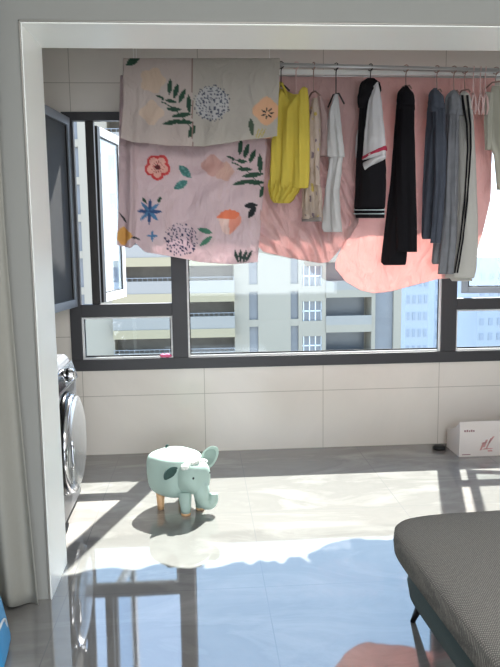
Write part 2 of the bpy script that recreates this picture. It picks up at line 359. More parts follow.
for yy in (wy0+.05, wy1-.05):
    for xx in (wx-.05, wx-.5): MB().lathe([(.022, 0), (.022, .03)], (xx, yy, 0), 'z', 16).build('foot', M_blk, wm)

# ------------------------------------------------------------------ elephant stool
M_mint = mat('mint_faux_leather', (164, 187, 179), .6, noise_amt=.03, nscale=12, bump=.08, bscale=90)
M_teal = mat('dark_teal_felt', (52, 80, 76), .8, noise_amt=.15, nscale=30)
M_earp = mat('pale_sage_felt', (138, 160, 152), .8, noise_amt=.12, nscale=40)
M_wood = mat('beech_wood', (214, 172, 128), .5, noise_amt=.12, nscale=18)
M_fluff = mat('white_plush', (228, 232, 226), .95, noise_amt=.05, nscale=40, bump=.5, bscale=120)
el = root('elephant_stool', (-.125, -1.03, 0), 'mint green elephant shaped childrens stool standing in the sunlight on the floor', 'stool')
ha = math.atan2(-.72, .69); HV = Vector((math.cos(ha), math.sin(ha), 0)); SV = Vector((-HV.y, HV.x, 0))   # heading, left side
def E(a, s, z): return Vector((-.128, -1.0, 0))+HV*a+SV*s+Vector((0, 0, z))
rz = Matrix.Rotation(ha, 3, 'Z')
def belly(p):
    k = 1-.14*max(0, -p.z/.12)**1.5
    return Vector((p.x*k, p.y*k, p.z))
body = MB().sell(E(-.050, 0, .188), (.142, .135, .112), .38, .75, rz, 48, 28, belly).build('body', M_mint, el, smooth=True)
MB().tube([E(-.150, .03, .293), E(-.150, .03, .306), E(-.138, .03, .312)], .006, 8).build('pull_tab', M_teal, body, smooth=True)
def hd(p):
    if p.x > 0 and p.z < 0: p = Vector((p.x+.02*(-p.z/.08), p.y*(1-.25*(-p.z/.08)), p.z))
    return p
head = MB().sell(E(.085, 0, .195), (.084, .092, .088), .8, .85, rz, 40, 24, hd).build('head', M_mint, el, smooth=True)
tp = [E(.115, 0, .17), E(.140, 0, .145), E(.150, 0, .115), E(.148, .010, .085), E(.156, .024, .060), E(.170, .042, .055), E(.178, .056, .075), E(.176, .060, .105)]
# smooth the trunk path
def smooth_path(P, n=6):
    o = []
    for i in range(len(P)-1):
        p0, p1, p2, p3 = P[max(i-1, 0)], P[i], P[i+1], P[min(i+2, len(P)-1)]
        for k in range(n):
            t = k/n; o.append(.5*((2*p1)+(p2-p0)*t+(2*p0-5*p1+4*p2-p3)*t*t+(3*p1-p0-3*p2+p3)*t**3))
    return o+[P[-1]]
tr = smooth_path(tp); nr = len(tr)
MB().tube(tr, [.054-.030*(i/(nr-1))**.7 for i in range(nr)], 18).build('trunk', M_mint, head, smooth=True)
for s in (-1, 1):
    MB().sell(E(.151, s*.056, .212), (.007, .007, .008), 1, 1, None, 12, 8).build('eye', M_blk, head, smooth=True)
def ear(s, tilt, lift, m, mi, L=.085, hz=.60):
    c = E(.070 if s > 0 else .05, s*.084, .212+lift); out = (SV*s*math.cos(tilt)+Vector((0, 0, math.sin(tilt)))).normalized()
    fwd = (HV*.75-SV*s*.35); fwd = (fwd-out*fwd.dot(out)).normalized(); up = out.cross(fwd)
    rot = Matrix((fwd, out, up)).transposed()      # local x=fwd(thin) y=out z=up
    def cup(p): return Vector((p.x+.9*(p.y**2+p.z**2)/.12, p.y, p.z))
    cc = c+out*L*.55
    e = MB().sell(cc, (.010, L*.62, L*hz), 1, 1, rot, 28, 18, cup).build('ear', m, el, smooth=True)
    MB().sell(cc+fwd*.006, (.008, L*.47, L*hz*.77), 1, 1, rot, 28, 18, cup).build('ear_lining', mi, e, smooth=True)
ear(1, R(42), .012, M_mint, M_earp, .105, .44)
ear(-1, R(-10), .035, M_teal, M_teal, .085, .34)
fl = MB()
for i in range(40):
    s = (i/20-1)*.072
    b = E(.105+random.uniform(-.016, .016), s, .281-abs(s)*.30)
    fl.sell(b, (.016, .016, .013), 1, 1, None, 10, 8)
fl.build('fringe', M_fluff, head, smooth=True)
for a, s, mm in ((-.10, .085, M_wood), (-.075, -.085, M_wood)):
    MB().tube([E(a, s, 0), E(a, s, .03), E(a, s, .10)], [.017, .019, .024], 20).build('leg', mm, el, smooth=True)
for s in (.052, -.052):
    l = MB().tube([E(.085, s, .012), E(.085, s, .03), E(.08, s, .12)], [.025, .027, .036], 20).build('leg', M_mint, el, smooth=True)
    MB().tube([E(.085, s, 0), E(.085, s, .013)], [.024, .026], 20).build('foot_pad', M_wood, l, smooth=True)

# ------------------------------------------------------------------ chaise (bottom right)
def weave_mat():
    m = mat('woven_grey_upholstery', (128, 128, 124), .9, spec=.2); N = m.node_tree.nodes; L = m.node_tree.links; b = N['Principled BSDF']
    t = N.new('ShaderNodeTexCoord'); mp = N.new('ShaderNodeMapping'); mp.inputs['Rotation'].default_value = (0, 0, R(38)); L.new(t.outputs['Object'], mp.inputs[0])
    w1 = N.new('ShaderNodeTexWave'); w1.inputs['Scale'].default_value = 60; w1.inputs['Distortion'].default_value = 2.2; w1.inputs['Detail Scale'].default_value = 4; L.new(mp.outputs[0], w1.inputs[0])
    w2 = N.new('ShaderNodeTexWave'); w2.bands_direction = 'Y'; w2.inputs['Scale'].default_value = 50; w2.inputs['Distortion'].default_value = 3; L.new(mp.outputs[0], w2.inputs[0])
    mu = N.new('ShaderNodeMath'); mu.operation = 'MULTIPLY'; L.new(w1.outputs['Fac'], mu.inputs[0]); L.new(w2.outputs['Fac'], mu.inputs[1])
    rp = N.new('ShaderNodeValToRGB'); L.new(mu.outputs[0], rp.inputs[0])
    rp.color_ramp.elements[0].color = (*lin((98, 97, 95)), 1); rp.color_ramp.elements[1].color = (*lin((160, 157, 150)), 1); rp.color_ramp.elements[1].position = .8
    L.new(rp.outputs[0], b.inputs['Base Color'])
    bp = N.new('ShaderNodeBump'); bp.inputs['Strength'].default_value = .6; bp.inputs['Distance'].default_value = .003; L.new(mu.outputs[0], bp.inputs['Height']); L.new(bp.outputs[0], b.inputs['Normal'])
    return m
M_weave = weave_mat()
M_base = mat('slate_teal_upholstery', (84, 100, 102), .85, noise_amt=.08, nscale=80, bump=.2, bscale=300)
M_leg = mat('black_lacquer', (22, 22, 24), .3)
ch = root('chaise_lounge', (1.3, -2.95, 0), 'grey woven chaise lounge with slim black leg at the bottom right', 'sofa')
def cush(p):
    return Vector((p.x, p.y, p.z+.012*max(0, 1-(p.x/.70)**2)*max(0, 1-(p.y/.75)**2)*(1 if p.z > 0 else 0)))
rotc = Matrix.Rotation(R(3), 3, 'Z')
MB().sell(Vector((1.375, -3.015, .385)), (.725, .80, .078), .42, .18, rotc, 96, 24, cush).build('seat_cushion', M_weave, ch, smooth=True)
MB().sell(Vector((1.400, -3.02, .240)), (.695, .765, .075), .3, .12, rotc, 96, 12).build('base', M_base, ch, smooth=True)
for (a, b, c, d_) in ((.785, -2.275, -.035, .07), (2.0, -2.26, .03, .05), (.84, -3.70, -.03, -.05), (2.02, -3.65, .03, -.05)):
    MB().tube([(a+c, b+d_, 0), (a, b, .17)], [.009, .022], 16).build('leg', M_leg, ch, smooth=True)

# ------------------------------------------------------------------ small things on the balcony floor
M_card = mat('white_cardboard', (226, 218, 214), .8, noise_amt=.03, nscale=8)
M_cardi = mat('inner_cardboard', (120, 105, 92), .9, noise_amt=.1, nscale=10)
M_red = mat('faded_red_ink', (208, 158, 156), .8); M_ink = mat('faint_purple_ink', (150, 110, 118), .8)
bxr = root('cardboard_box', (1.86, -.19, 0), 'open white cardboard box with faded red printing on the floor by the right wall', 'box')
X0, X1, Yf, Yb = 1.642, 2.06, -.305, -.075
t = .006
MB().box(X0, X1, Yf, Yf+t, 0, .232).build('front_panel', M_card, bxr)
MB().prism([(X0, Yf+t, 0), (X0, Yb, 0), (X0, Yb, .125), (X0, Yf+.07, .18), (X0, Yf+t, .225)], (t, 0, 0)).build('side_panel', M_card, bxr)
MB().box(X1-t, X1, Yf+t, Yb, 0, .15).build('side_panel', M_card, bxr)
MB().box(X0+t, X1-t, Yb-t, Yb, 0, .13).build('back_panel', M_card, bxr)
MB().box(X0+t, X1-t, Yf+t, Yb-t, .001, .008).build('bottom_panel', M_cardi, bxr)
pm = MB()
for i, (a, h) in enumerate(((.03, .012), (.045, .014), (.060, .010), (.074, .014), (.088, .011))):
    pm.box(X0+a, X0+a+.010, Yf-.0012, Yf, .165, .165+h)
pm.box(X0+.02, X0+.075, Yf-.0012, Yf, .012, .017).build('printed_line', M_ink, bxr)
pr = MB()
for (a, z, w_, h_, sk) in ((.135, .04, .012, .05, .02), (.155, .06, .014, .05, .02), (.175, .05, .01, .07, .03), (.19, .085, .012, .045, .03), (.15, .045, .06, .008, .02), (.145, .085, .03, .008, .01), (.19, .03, .03, .01, .0)):
    pr.prism([(X0+a, Yf-.0012, z), (X0+a+w_, Yf-.0012, z), (X0+a+w_+sk, Yf-.0012, z+h_), (X0+a+sk, Yf-.0012, z+h_)], (0, .0012, 0))
pr.build('printed_emblem', M_red, bxr)
tag(MB().sell((2.015, -.18, .145), (.028, .05, .137), .5, .6).build('pouch', mat('brick_red_plastic', (140, 62, 54), .5), smooth=True), 'brick red pouch standing in the open cardboard box', 'pouch')
tag(MB().sell((1.71, -.16, .075), (.035, .04, .067), .5, .5).build('toiletry_bag', mat('black_nylon', (30, 28, 28), .7), smooth=True), 'black bag at the left end inside the cardboard box', 'bag')
pk = MB().lathe([(.036, 0), (.043, .004), (.045, .014), (.041, .024), (.03, .028), (.001, .028)], (1.573, -.125, 0), 'z', 32).build('drain_cover', mat('black_rubber', (26, 26, 27), .5), smooth=True)
tag(pk, 'small round black puck lying on the floor left of the cardboard box', 'drain cover')
M_pink = mat('bright_pink_cloth', (236, 110, 150), .8, noise_amt=.1, nscale=60)
def lump(p): return Vector((p.x, p.y, p.z*(1+.35*math.sin(p.x*160)*math.cos(p.y*120))))
tag(MB().sell((-.245, .010, .660), (.042, .016, .012), .8, .9, None, 24, 12, lump).build('cleaning_cloth', M_pink, smooth=True), 'small pink cloth crumpled on the lower left window rail', 'cloth')
# blue storage bag at the lower left corner
M_blue = mat('bright_blue_woven_plastic', (62, 150, 205), .5, noise_amt=.08, nscale=25, bump=.15, bscale=150)
M_white = mat('white_webbing', (220, 224, 226), .7)
bb = root('storage_bag', (-.93, -2.33, 0), 'bright blue woven storage bag on the floor at the lower left edge', 'bag')
def bagf(p): return Vector((p.x*(1-.08*p.z/.1), p.y*(1-.1*p.z/.1), p.z))
MB().sell((-.885, -2.34, .112), (.195, .12, .11), .25, .3, Matrix.Rotation(R(8), 3, 'Z'), 40, 20, bagf).build('bag_body', M_blue, bb, smooth=True)
MB().tube(smooth_path([Vector((-0.712, -2.455, 0.04)), Vector((-0.692, -2.46, 0.09)), Vector((-0.687, -2.40, 0.14)), Vector((-0.692, -2.30, 0.14)), Vector((-0.702, -2.24, 0.07))]), .004, 8).build('handle', M_white, bb, smooth=True)

# ------------------------------------------------------------------ living room curtain
M_cur = mat('grey_linen_curtain', (158, 157, 149), .9, noise_amt=.03, nscale=60, bump=.1, bscale=300, trans=.12)
cu = root('curtain', (-1.15, -1.99, 0), 'long grey linen curtain gathered beside the opening on the left', 'curtain')
cv, cf = [], []
nu, nv = 160, 50
for j in range(nv+1):
    z = .022+(2.62-.022)*j/nv; k = z/2.62
    xr = -.705+.05*max(0, 1-z/1.5)**1.3
    for i in range(nu+1):
        u = i/nu; x = -1.75+(xr+1.75)*u
        amp = .028+.012*(1-k)
        y = -1.99+amp*math.sin(u*46+1.2*math.sin(u*7)+.5*math.sin(k*3+u*9))+.012*math.sin(u*23+k*2)
        zz = z-(.02*math.sin(u*46+1.0) * (1-k)**8 if j < 6 else 0)*.6
        cv.append((x, y, max(zz, .006)))
for j in range(nv):
    for i in range(nu):
        a = j*(nu+1)+i; cf.append((a, a+1, a+nu+2, a+nu+1))
me = bpy.data.meshes.new('drape'); me.from_pydata(cv, [], cf)
co = link('drape', me, M_cur, cu, True); sd = co.modifiers.new('s', 'SOLIDIFY'); sd.thickness = .003
MB().tube([(-2.3, -1.99, 2.66), (-.55, -1.99, 2.66)], .013, 12).build('curtain_pole', M_alul, cu, smooth=True)

# ------------------------------------------------------------------ drying rack
M_rod = mat('brushed_rod_metal', (188, 186, 186), .3, metal=.6)
M_whitebar = mat('white_lacquered_bar', (245, 244, 242), .4)
YF, YR = -.74, -.555
def zf(x): return 2.347-.020*(x+.4)        # front rod height
def zr(x): return 2.316
rk = root('drying_rack', (.9, -.55, 2.8), 'ceiling hung clothes drying rack with two long horizontal rails', 'drying rack')
MB().tube([(-.37, YF, zf(-.37)), (2.35, YF, zf(2.35))], .0125, 16).build('front_rail', M_rod, rk, smooth=True)
MB().tube([(-.405, YR, zr(0)), (2.35, YR, zr(0))], .011, 16).build('rear_rail', M_rod, rk, smooth=True)
MB().box(.35, 2.35, -.612, -.590, 2.312, 2.340).build('cross_beam', M_whitebar, rk, bevel=.004)
for x in (-.33, 2.2):
    MB().tube([(x, YF, zf(x)), (x, YF, 2.8)], .0016, 6).build('suspension_cord', M_whitebar, rk)
    MB().tube([(x, YR, 2.316), (x, YR, 2.8)], .0016, 6).build('suspension_cord', M_whitebar, rk)
for x in (.4, 2.2): MB().tube([(x, -.6, 2.33), (x, -.6, 2.8)], .0016, 6).build('suspension_cord', M_whitebar, rk)

# ------------------------------------------------------------------ bedding draped over the rails
def leafp(x, y, cx, cy, a, l, w):
    """1 inside an almond leaf at (cx,cy), angle a (deg), half length l, half width w"""
    c, s = math.cos(R(a)), math.sin(R(a)); u = ((x-cx)*c+(y-cy)*s)/l; v = (-(x-cx)*s+(y-cy)*c)/w
    return abs(u) < 1 and abs(v) < (1-u*u)
def disc(x, y, cx, cy, r): return (x-cx)**2+(y-cy)**2 < r*r
def wob(x, y, cx, cy, r, n, am, ph=0):
    d = math.hypot(x-cx, y-cy); t = math.atan2(y-cy, x-cx); return d < r*(1+am*math.cos(n*t+ph))
GREEN = lin((62, 92, 76)); TEAL = lin((84, 138, 134)); BLUE = lin((92, 138, 178)); BLK = lin((52, 56, 60)); NAVY = lin((56, 58, 92))
def branch(x, y, ox, oy):
    for (cx, cy, a, l, w) in ((0, -22, 95, 8, 2.6), (6, -18, 105, 8, 2.6), (12, -13, 115, 8, 2.6), (19, -5, 88, 10, 2.6), (1, -8, 10, 6, 1.9), (4, 0, 4, 8, 2.2), (12, 6, -6, 11, 2.4), (2, 13, -12, 10, 2.4), (14, 13, 2, 10, 2.4), (22, 22, -62, 7, 3)):
        if leafp(x, y, ox+cx, oy+cy, a, l, w): return True
    if abs((y-oy)-(.62*(x-ox)-3+.02*(x-ox)**2)) < .7 and -8 < x-ox < 22: return True
    return disc(x, y, ox-7, oy-10, 1.5) or leafp(x, y, ox-10, oy-12, 20, 5, 1.2)
def speck(x, y, cx, cy, r, r0=0):
    d = math.hypot(x-cx, y-cy)
    if d > r*1.08 or d < r0: return False
    q = .34
    for a in (-1, 0, 1):
        for b in (-1, 0, 1):
            i, j = math.floor(x*q)+a, math.floor(y*q)+b; n = noise.cell_vector(Vector((i+.5, j+.5, 1.3)))
            if math.hypot(x-(i+n.x)/q, y-(j+n.y)/q) < .62+.5*n.z: return True
    return False
def print_A(x, y):
    base = lin((216, 202, 196))
    if x > 192.5: base = lin((208, 201, 192))
    if abs(x-192.5) < .5: return lin((160, 130, 120))
    if leafp(x, y, 134, 62, -35, 9, 4): return GREEN
    if branch(x, y, 170, 110): return GREEN
    if wob(x, y, 153, 82, 12, 5, .12): return lin((228, 206, 186))
    if wob(x, y, 152, 114, 11, 4, .15): return lin((230, 208, 190))
    if speck(x, y, 212, 104, 17, 0): return lin((96, 100, 118))
    if disc(x, y, 212, 104, 16.5): return lin((214, 212, 212))
    if any(leafp(x, y, 267+4*math.cos(k*.9), 114+4*math.sin(k*.9), math.degrees(k*.9), 2.6, .9) for k in range(7)): return BLK
    if wob(x, y, 266, 112, 13, 4, .1): return lin((244, 198, 160))
    if leafp(x, y, 251, 128, 82, 9, 2.8): return lin((92, 108, 92))
    for k in (0, 1, 2):
        if leafp(x, y, 257+k*3, 134, 110+k*4, 6, .8): return lin((206, 190, 120))
    return base
def print_B(x, y):
    base = lin((224, 202, 205))
    if x < 136: base = lin((212, 190, 193))  # side fold's shade put into the cloth's base colour
    pet = [(158+6.5*math.cos(k*1.2566+.3), 168+6.5*math.sin(k*1.2566+.3)) for k in range(5)]
    if disc(x, y, 158, 168, 2.6): return lin((112, 58, 62))
    if any(disc(x, y, a, b, 4.1) for a, b in pet):
        return lin((176, 96, 92)) if (math.hypot(x-158, y-168) < 6.5 and abs(math.sin(math.atan2(y-168, x-158)*7)) < .3) else lin((240, 190, 178))
    if any(disc(x, y, a, b, 6.6) for a, b in pet): return lin((214, 82, 84))
    if leafp(x, y, 185, 172, 45, 9, 4) or leafp(x, y, 181, 185, -32, 8, 4): return TEAL if speck(x, y, 183, 178, 20) is False else lin((120, 170, 165))
    for k in range(8):
        if leafp(x, y, 150+6*math.cos(k*.8), 212+6*math.sin(k*.8), math.degrees(k*.8), 7, 1.8): return BLUE if k % 2 else lin((70, 96, 140))
    if leafp(x, y, 145, 201, 50, 4, 1.5) or leafp(x, y, 160, 200, 110, 4, 1.5): return GREEN
    for k in range(4):
        if leafp(x, y, 153+2.5*math.cos(k*1.57), 236+2.5*math.sin(k*1.57), k*90, 3, 1.2): return BLUE
    if wob(x, y, 124, 236, 8, 4, .15): return lin((226, 176, 104))
    if leafp(x, y, 124, 218, 55, 7, 1.1) or leafp(x, y, 136, 238, 20, 5, .9): return BLK
    if speck(x, y, 181, 240, 15.5): return NAVY
    if disc(x, y, 181, 240, 15): return lin((222, 200, 206))
    if leafp(x, y, 205, 231, 18, 8, 2.6) or leafp(x, y, 206, 241, -38, 8, 2.6): return lin((88, 140, 118))
    if branch(x, y, 240, 170): return GREEN
    if leafp(x, y, 250, 206, -4, 7, 2.8) or leafp(x, y, 251, 213, -55, 7, 3): return BLK
    if wob(x, y, 212, 166, 10, 4, .12): return lin((218, 176, 168))
    if wob(x, y, 224, 172, 9, 5, .1): return lin((222, 186, 174))
    if leafp(x, y, 228, 216, -10, 12, 6) and y < 219: return lin((240, 146, 112))
    if wob(x, y, 229, 222, 11, 3, .14, 1.): return lin((244, 176, 156)) if x > 229 else lin((240, 214, 206))
    for k in (-1, 0, 1, 2):
        if leafp(x, y, 240+k*4, 256, 90+k*16, 7, 1.7): return lin((70, 84, 80))
    if leafp(x, y, 166, 258, 20, 9, 2): return lin((224, 110, 92))
    return base
def print_C(x, y):
    if y > 254 and x < 330:
        if leafp(x, y, 277, 259, 5, 9, 2.5) or leafp(x, y, 300, 262, 5, 5, 2): return lin((150, 190, 215))
        if y > 258 and x < 285: return lin((238, 208, 208))
    return lin((222, 187, 184))
def print_D(x, y):
    return lin((246, 205, 200))
def interp(tab, v):
    if v <= tab[0][0]: return tab[0][1:]
    for a, b in zip(tab, tab[1:]):
        if v <= b[0]:
            t = (v-a[0])/(b[0]-a[0]); return tuple(p+(q-p)*t for p, q in zip(a[1:], b[1:]))
    return tab[-1][1:]
def sheet(name, label, Yr, rodz, top, sides, bottom, back, fn, m, folds, group='bedding airing on the drying rack', res=.006, bottomname=None):
    """cloth over a rail. top: py of the fold; sides: (py, pxl, pxr); bottom: (u, py); back: drop of the flap behind (m)"""
    x0, x1 = sides[0][1], sides[0][2]; ymax = max(b[1] for b in bottom)
    Pm = at(x1, top, Yr)-at(x0, top, Yr); NU = max(24, int(abs(Pm.x)/res)); NV = int((ymax-top)*.0062/res)
    verts, cols = [], []
    rr = .016; nb = max(6, int(back/.02)); arc = 5
    rows = nb+arc+NV
    for j in range(rows+1):
        for i in range(NU+1):
            u = i/NU; pyb = interp(bottom, u)[0]
            if j >= nb+arc:
                v = (j-nb-arc)/NV; py = top+1.5+(pyb-top-1.5)*v; l, r = interp(sides, py); px = l+(r-l)*u
                p = at(px, py, Yr); p.y = Yr-rr-max(0, folds(u, v, p)); 
            else:
                l, r = sides[0][1:3]; px = l+(r-l)*u; p = at(px, top+1.5, Yr); zt_ = rodz(p.x)
                py = top+2
                if j < nb:
                    q = (nb-j)/nb; p.z = p.z-q*back; p.y = Yr+rr+.25*max(0, folds(u, q*.6, p)); py = top+q*back/.0062
                else:
                    a = math.pi*(j-nb)/arc; p.z = p.z+math.sin(a)*.010; p.y = Yr+rr*math.cos(a)
            verts.append(tuple(p)); cols.append(fn(px, py) if fn else (1, 1, 1))
    faces = [(j*(NU+1)+i, j*(NU+1)+i+1, (j+1)*(NU+1)+i+1, (j+1)*(NU+1)+i) for j in range(rows) for i in range(NU)]
    me = bpy.data.meshes.new(name); me.from_pydata(verts, [], faces); me.update()
    at_ = me.color_attributes.new('print', 'FLOAT_COLOR', 'POINT')
    at_.data.foreach_set('color', [c for q in cols for c in (*q, 1)])
    o = link(name, me, m, None, True)
    s = o.modifiers.new('s', 'SOLIDIFY'); s.thickness = .0015; s.offset = 0
    return tag(o, label, 'bedding', group)
M_clA = cloth_attr_mat('floral_cotton', .30); M_clC = cloth_attr_mat('mauve_cotton', .34); M_clD = cloth_attr_mat('peach_cotton', .42)
def wr(p, s, seed=0): return noise.noise(Vector((p.x*s, p.z*s*.6, seed)))
sheet('duvet_cover', 'grey beige floral duvet cover folded short over the front rail, with dark leaf sprig', YF, zf, 59,
      [(58, 123.5, 279.5), (100, 124, 278), (146, 121, 276)], [(0, 139), (.08, 143), (.3, 146), (.55, 147), (.75, 142), (1, 137)], .40, print_A, M_clA,
      lambda u, v, p: .010+.006*math.sin(u*9+v)+.010*v*math.sin(u*31+2*v)+.006*wr(p, 9)+.012*math.exp(-((u-.10)/.02)**2)*v)
sheet('duvet_cover', 'pink floral duvet cover with red flower hanging long behind the folded one', YR, zr, 76,
      [(76, 121, 266), (145, 120, 266), (200, 120, 262), (262, 117, 257)], [(0, 245), (.1, 248), (.13, 243), (.2, 252), (.33, 255), (.6, 262), (.8, 264), (1, 262)], .5, print_B, M_clA,
      lambda u, v, p: .022+.012*math.sin(u*7+v*2)+.020*v*math.sin(u*19+1+2*v)+.045*math.exp(-((u-.09)/.03)**2)+.012*v*math.sin(34*(p.x*.8-p.z)+5*wr(p, 4))*max(0, u-.15)+.026*v*wr(p, 8, 3)+.010*wr(p, 22, 5)*v+.006*math.sin(60*(p.z-.25*p.x)+4*wr(p, 5))*max(0, 1-abs(v-.45)/.3))
sheet('bed_sheet', 'dusty mauve bed sheet hanging behind the yellow shirt', YR+.005, zr, 77,
      [(77, 266, 361), (150, 264, 360), (220, 259, 357), (250, 256, 345), (264, 254, 340)], [(0, 245), (.08, 252), (.4, 258), (.75, 263), (.86, 262), (.95, 246), (1, 228)], .5, print_C, M_clC,
      lambda u, v, p: .020+.010*math.sin(u*8+v*3)+.016*v*math.sin(u*22+v*5)+.030*v*wr(Vector((p.x+.6*p.z, 0, p.z)), 7, 9)+.014*v*math.sin(75*(p.x+.6*p.z)+5*wr(p, 6)))
sheet('bed_sheet', 'plain peach bed sheet hanging behind the black trousers and jeans', YR-.005+.02, zr, 77.5,
      [(77, 359, 493), (200, 354, 488), (235, 345, 480), (262, 334, 472), (290, 333, 466)], [(0, 268), (.08, 281), (.2, 290), (.3, 293), (.42, 291), (.6, 285), (.75, 279), (.9, 277), (.95, 275), (1, 258)], .3, print_D, M_clD,
      lambda u, v, p: .012+.008*math.sin(u*6+v*2)+.010*v*math.sin(u*15+v*2)+.016*wr(p, 5, 4)*v+.004*math.sin(55*(p.x-.3*p.z)+4*wr(p, 4))*v)

# ------------------------------------------------------------------ hangers and clothes on the front rail
def plane_of(px, th):
    q = at(px, 90, YF); d = Vector((math.cos(R(th)), -math.sin(R(th)), 0)); n = Vector((-d.y, d.x, 0)); return q, d, n
def tube_cloth(mb, rows, Q, d, n, thick, off=0., nseg=40, nrow=60, fold=.25, freq=5, seed=0., neck=0, slant=0):
    """hollow hanging cloth volume; rows (py, pxl, pxr) traced on the hanging plane"""
    y0, y1 = rows[0][0], rows[-1][0]; base = len(mb.v)
    for j in range(nrow+1):
        py = y0+(y1-y0)*j/nrow; l, r = interp(rows, py); v = j/nrow
        A = at_plane(l, py, Q-n*off, n); B = at_plane(r, py, Q-n*off, n); c = (A+B)/2; hw = (B-A).dot(d)/2; up = Vector((0, 0, 1))
        tk = min(thick, hw*1.5)*(.45+.55*min(1, v*4)) if thick > 0 else .01
        for i in range(nseg):
            a = 2*math.pi*i/nseg; s = math.cos(a); w = math.sin(a)
            prof = abs(w)**.8
            f = 1+fold*math.sin(s*freq+seed+v*1.6)+.5*fold*math.sin(s*freq*2.3+seed*2-v*3)
            off2 = (1 if w >= 0 else -1)*prof*tk*.5*f + .004*noise.noise(Vector((s*3+seed, v*9, 0)))
            p = c+d*(hw*s)+n*(off2); p.z = A.z+(B.z-A.z)*(s+1)/2+slant*s-neck*max(0, 1-abs(s)/.75)**1.2*max(0, 1-v/.22)
            mb.v.append(tuple(p))
    for j in range(nrow):
        for i in range(nseg):
            mb.f.append((base+j*nseg+i, base+j*nseg+(i+1) % nseg, base+(j+1)*nseg+(i+1) % nseg, base+(j+1)*nseg+i))
    mb.f.append(tuple(base+i for i in range(nseg-1, -1, -1))); mb.f.append(tuple(base+nrow*nseg+i for i in range(nseg)))
    return mb
M_hook = mat('dark_hanger_wire', (70, 66, 64), .35, metal=.7)
M_hookp = mat('pale_pink_plastic', (222, 190, 186), .5)
M_hookw = mat('warm_wire', (170, 140, 130), .35, metal=.6)
def hanger(px, pyb, Q, d, n, lab, m, half=.11, drop=.05, clips=False):
    x = at(px, 68, YF).x; z0 = zf(x); q = at_plane(px, pyb, Q, n); c = Vector((q.x, q.y, q.z))
    h = root('clothes_hanger', (x, YF, q.z), lab, 'hanger', 'clothes hangers on the front rail')
    hk = [Vector((x, YF, z0))+d*(.018*math.sin(a))+Vector((0, 0, .018*math.cos(a))) for a in [math.pi*(1.35-1.6*i/9)*-1 for i in range(10)]]
    hk += [Vector((x, YF, z0-.03)), Vector((x, YF, z0-.055)), c]
    MB().tube(hk, .0028, 8).build('hook', m, h, smooth=True)
    MB().tube([c-d*half-Vector((0, 0, drop)), c-d*.02, c, c+d*.02, c+d*half-Vector((0, 0, drop))], .0045, 8).build('shoulder_bar', m, h, smooth=True)
    return h
M_yel2 = mat('bright_yellow_cotton', (232, 212, 92), .85, noise_amt=.05, nscale=20, bump=.1, bscale=80, trans=.35)
# yellow top
Q, d, n = plane_of(289, 32)
hanger(281, 86, Q, d, n, 'dark wire hanger at the left end holding the yellow top', M_hook, .05, .03)
Q2, d2, n2 = plane_of(296, 35)
ye = root('yellow_top', Q, 'bright yellow ruffled top hanging at the left end of the clothes row', 'shirt', 'clothes drying on the front rail')
tube_cloth(MB(), [(88, 277, 307.5), (97, 275.5, 308.5), (104, 274.5, 309), (130, 272, 309.5), (160, 270.5, 309.5), (180, 270, 309), (188, 269.5, 308)], Q, d, n, .07, nseg=72, fold=.45, freq=9, seed=1, neck=.085).build('bodice', M_yel2, ye, True)
MB().tube(smooth_path([at_plane(277.5, 95, Q, n), at_plane(279, 88, Q, n), at_plane(281, 83, Q, n), at_plane(285, 90, Q, n), at_plane(287, 97, Q, n)]), .008, 8).build('shoulder_strap', M_yel2, ye, True)
MB().tube(smooth_path([at_plane(298, 98, Q, n), at_plane(301, 92, Q, n), at_plane(304, 88, Q, n), at_plane(306, 92, Q, n), at_plane(307, 96, Q, n)]), .008, 8).build('shoulder_strap', M_yel2, ye, True)
tube_cloth(MB(), [(180, 268.5, 300), (187, 270, 300), (193, 271, 297), (199, 272, 292), (203, 275, 288)], Q, d, n, .085, off=-.012, nseg=96, nrow=24, fold=.7, freq=22, seed=2).build('ruffle', M_yel2, ye, True)
hanger(296, 94, Q2+n2*.0, d2, n2, 'pink plastic hanger at the right shoulder of the yellow top', M_hookp, .04, .02)
# cream patterned garment, edge on
M_crm = cloth_attr_mat('cream_print_cotton', .25)
def put_print(o, fn):
    me = o.data; a = me.color_attributes.new('print', 'FLOAT_COLOR', 'POINT')
    for i, v in enumerate(me.vertices): a.data[i].color = (*fn(v.co), 1)
def pr_cream(c):
    k = noise.noise(Vector((c.x*40, c.y*40, c.z*22)))
    if k > .5: return lin((128, 112, 122))
    if k < -.52: return lin((206, 184, 100))
    return lin((206, 188, 176))
Q, d, n = plane_of(312, 70)
hanger(313.5, 92, Q, d, n, 'warm wire hanger carrying the cream patterned pyjamas', M_hookw, .07, .03)
cg = root('patterned_pyjamas', Q, 'narrow cream patterned pyjamas between the yellow top and the white shirt', 'pyjamas', 'clothes drying on the front rail')
o = tube_cloth(MB(), [(98, 313, 317), (115, 311, 318), (150, 309.5, 318), (185, 306, 318)], Q, d, n, .05, nseg=64, nrow=120, fold=.3, freq=5).build('top', M_crm, cg, True); put_print(o, pr_cream)
o = tube_cloth(MB(), [(180, 305, 313), (200, 303.5, 312), (219, 303, 313)], Q, d, n, .035, off=.012, nseg=48, nrow=80, fold=.3).build('trouser_leg', M_crm, cg, True); put_print(o, pr_cream)
o = tube_cloth(MB(), [(180, 311, 319), (200, 312, 321), (221, 312, 321)], Q, d, n, .035, off=-.01, nseg=48, nrow=80, fold=.3, seed=2).build('trouser_leg', M_crm, cg, True); put_print(o, pr_cream)
tube_cloth(MB(), [(217, 302.5, 321), (221.5, 302.5, 321.5)], Q, d, n, .04, nseg=40, nrow=4, fold=.1).build('hem', mat('grey_hem', (150, 142, 140), .9), cg, True)
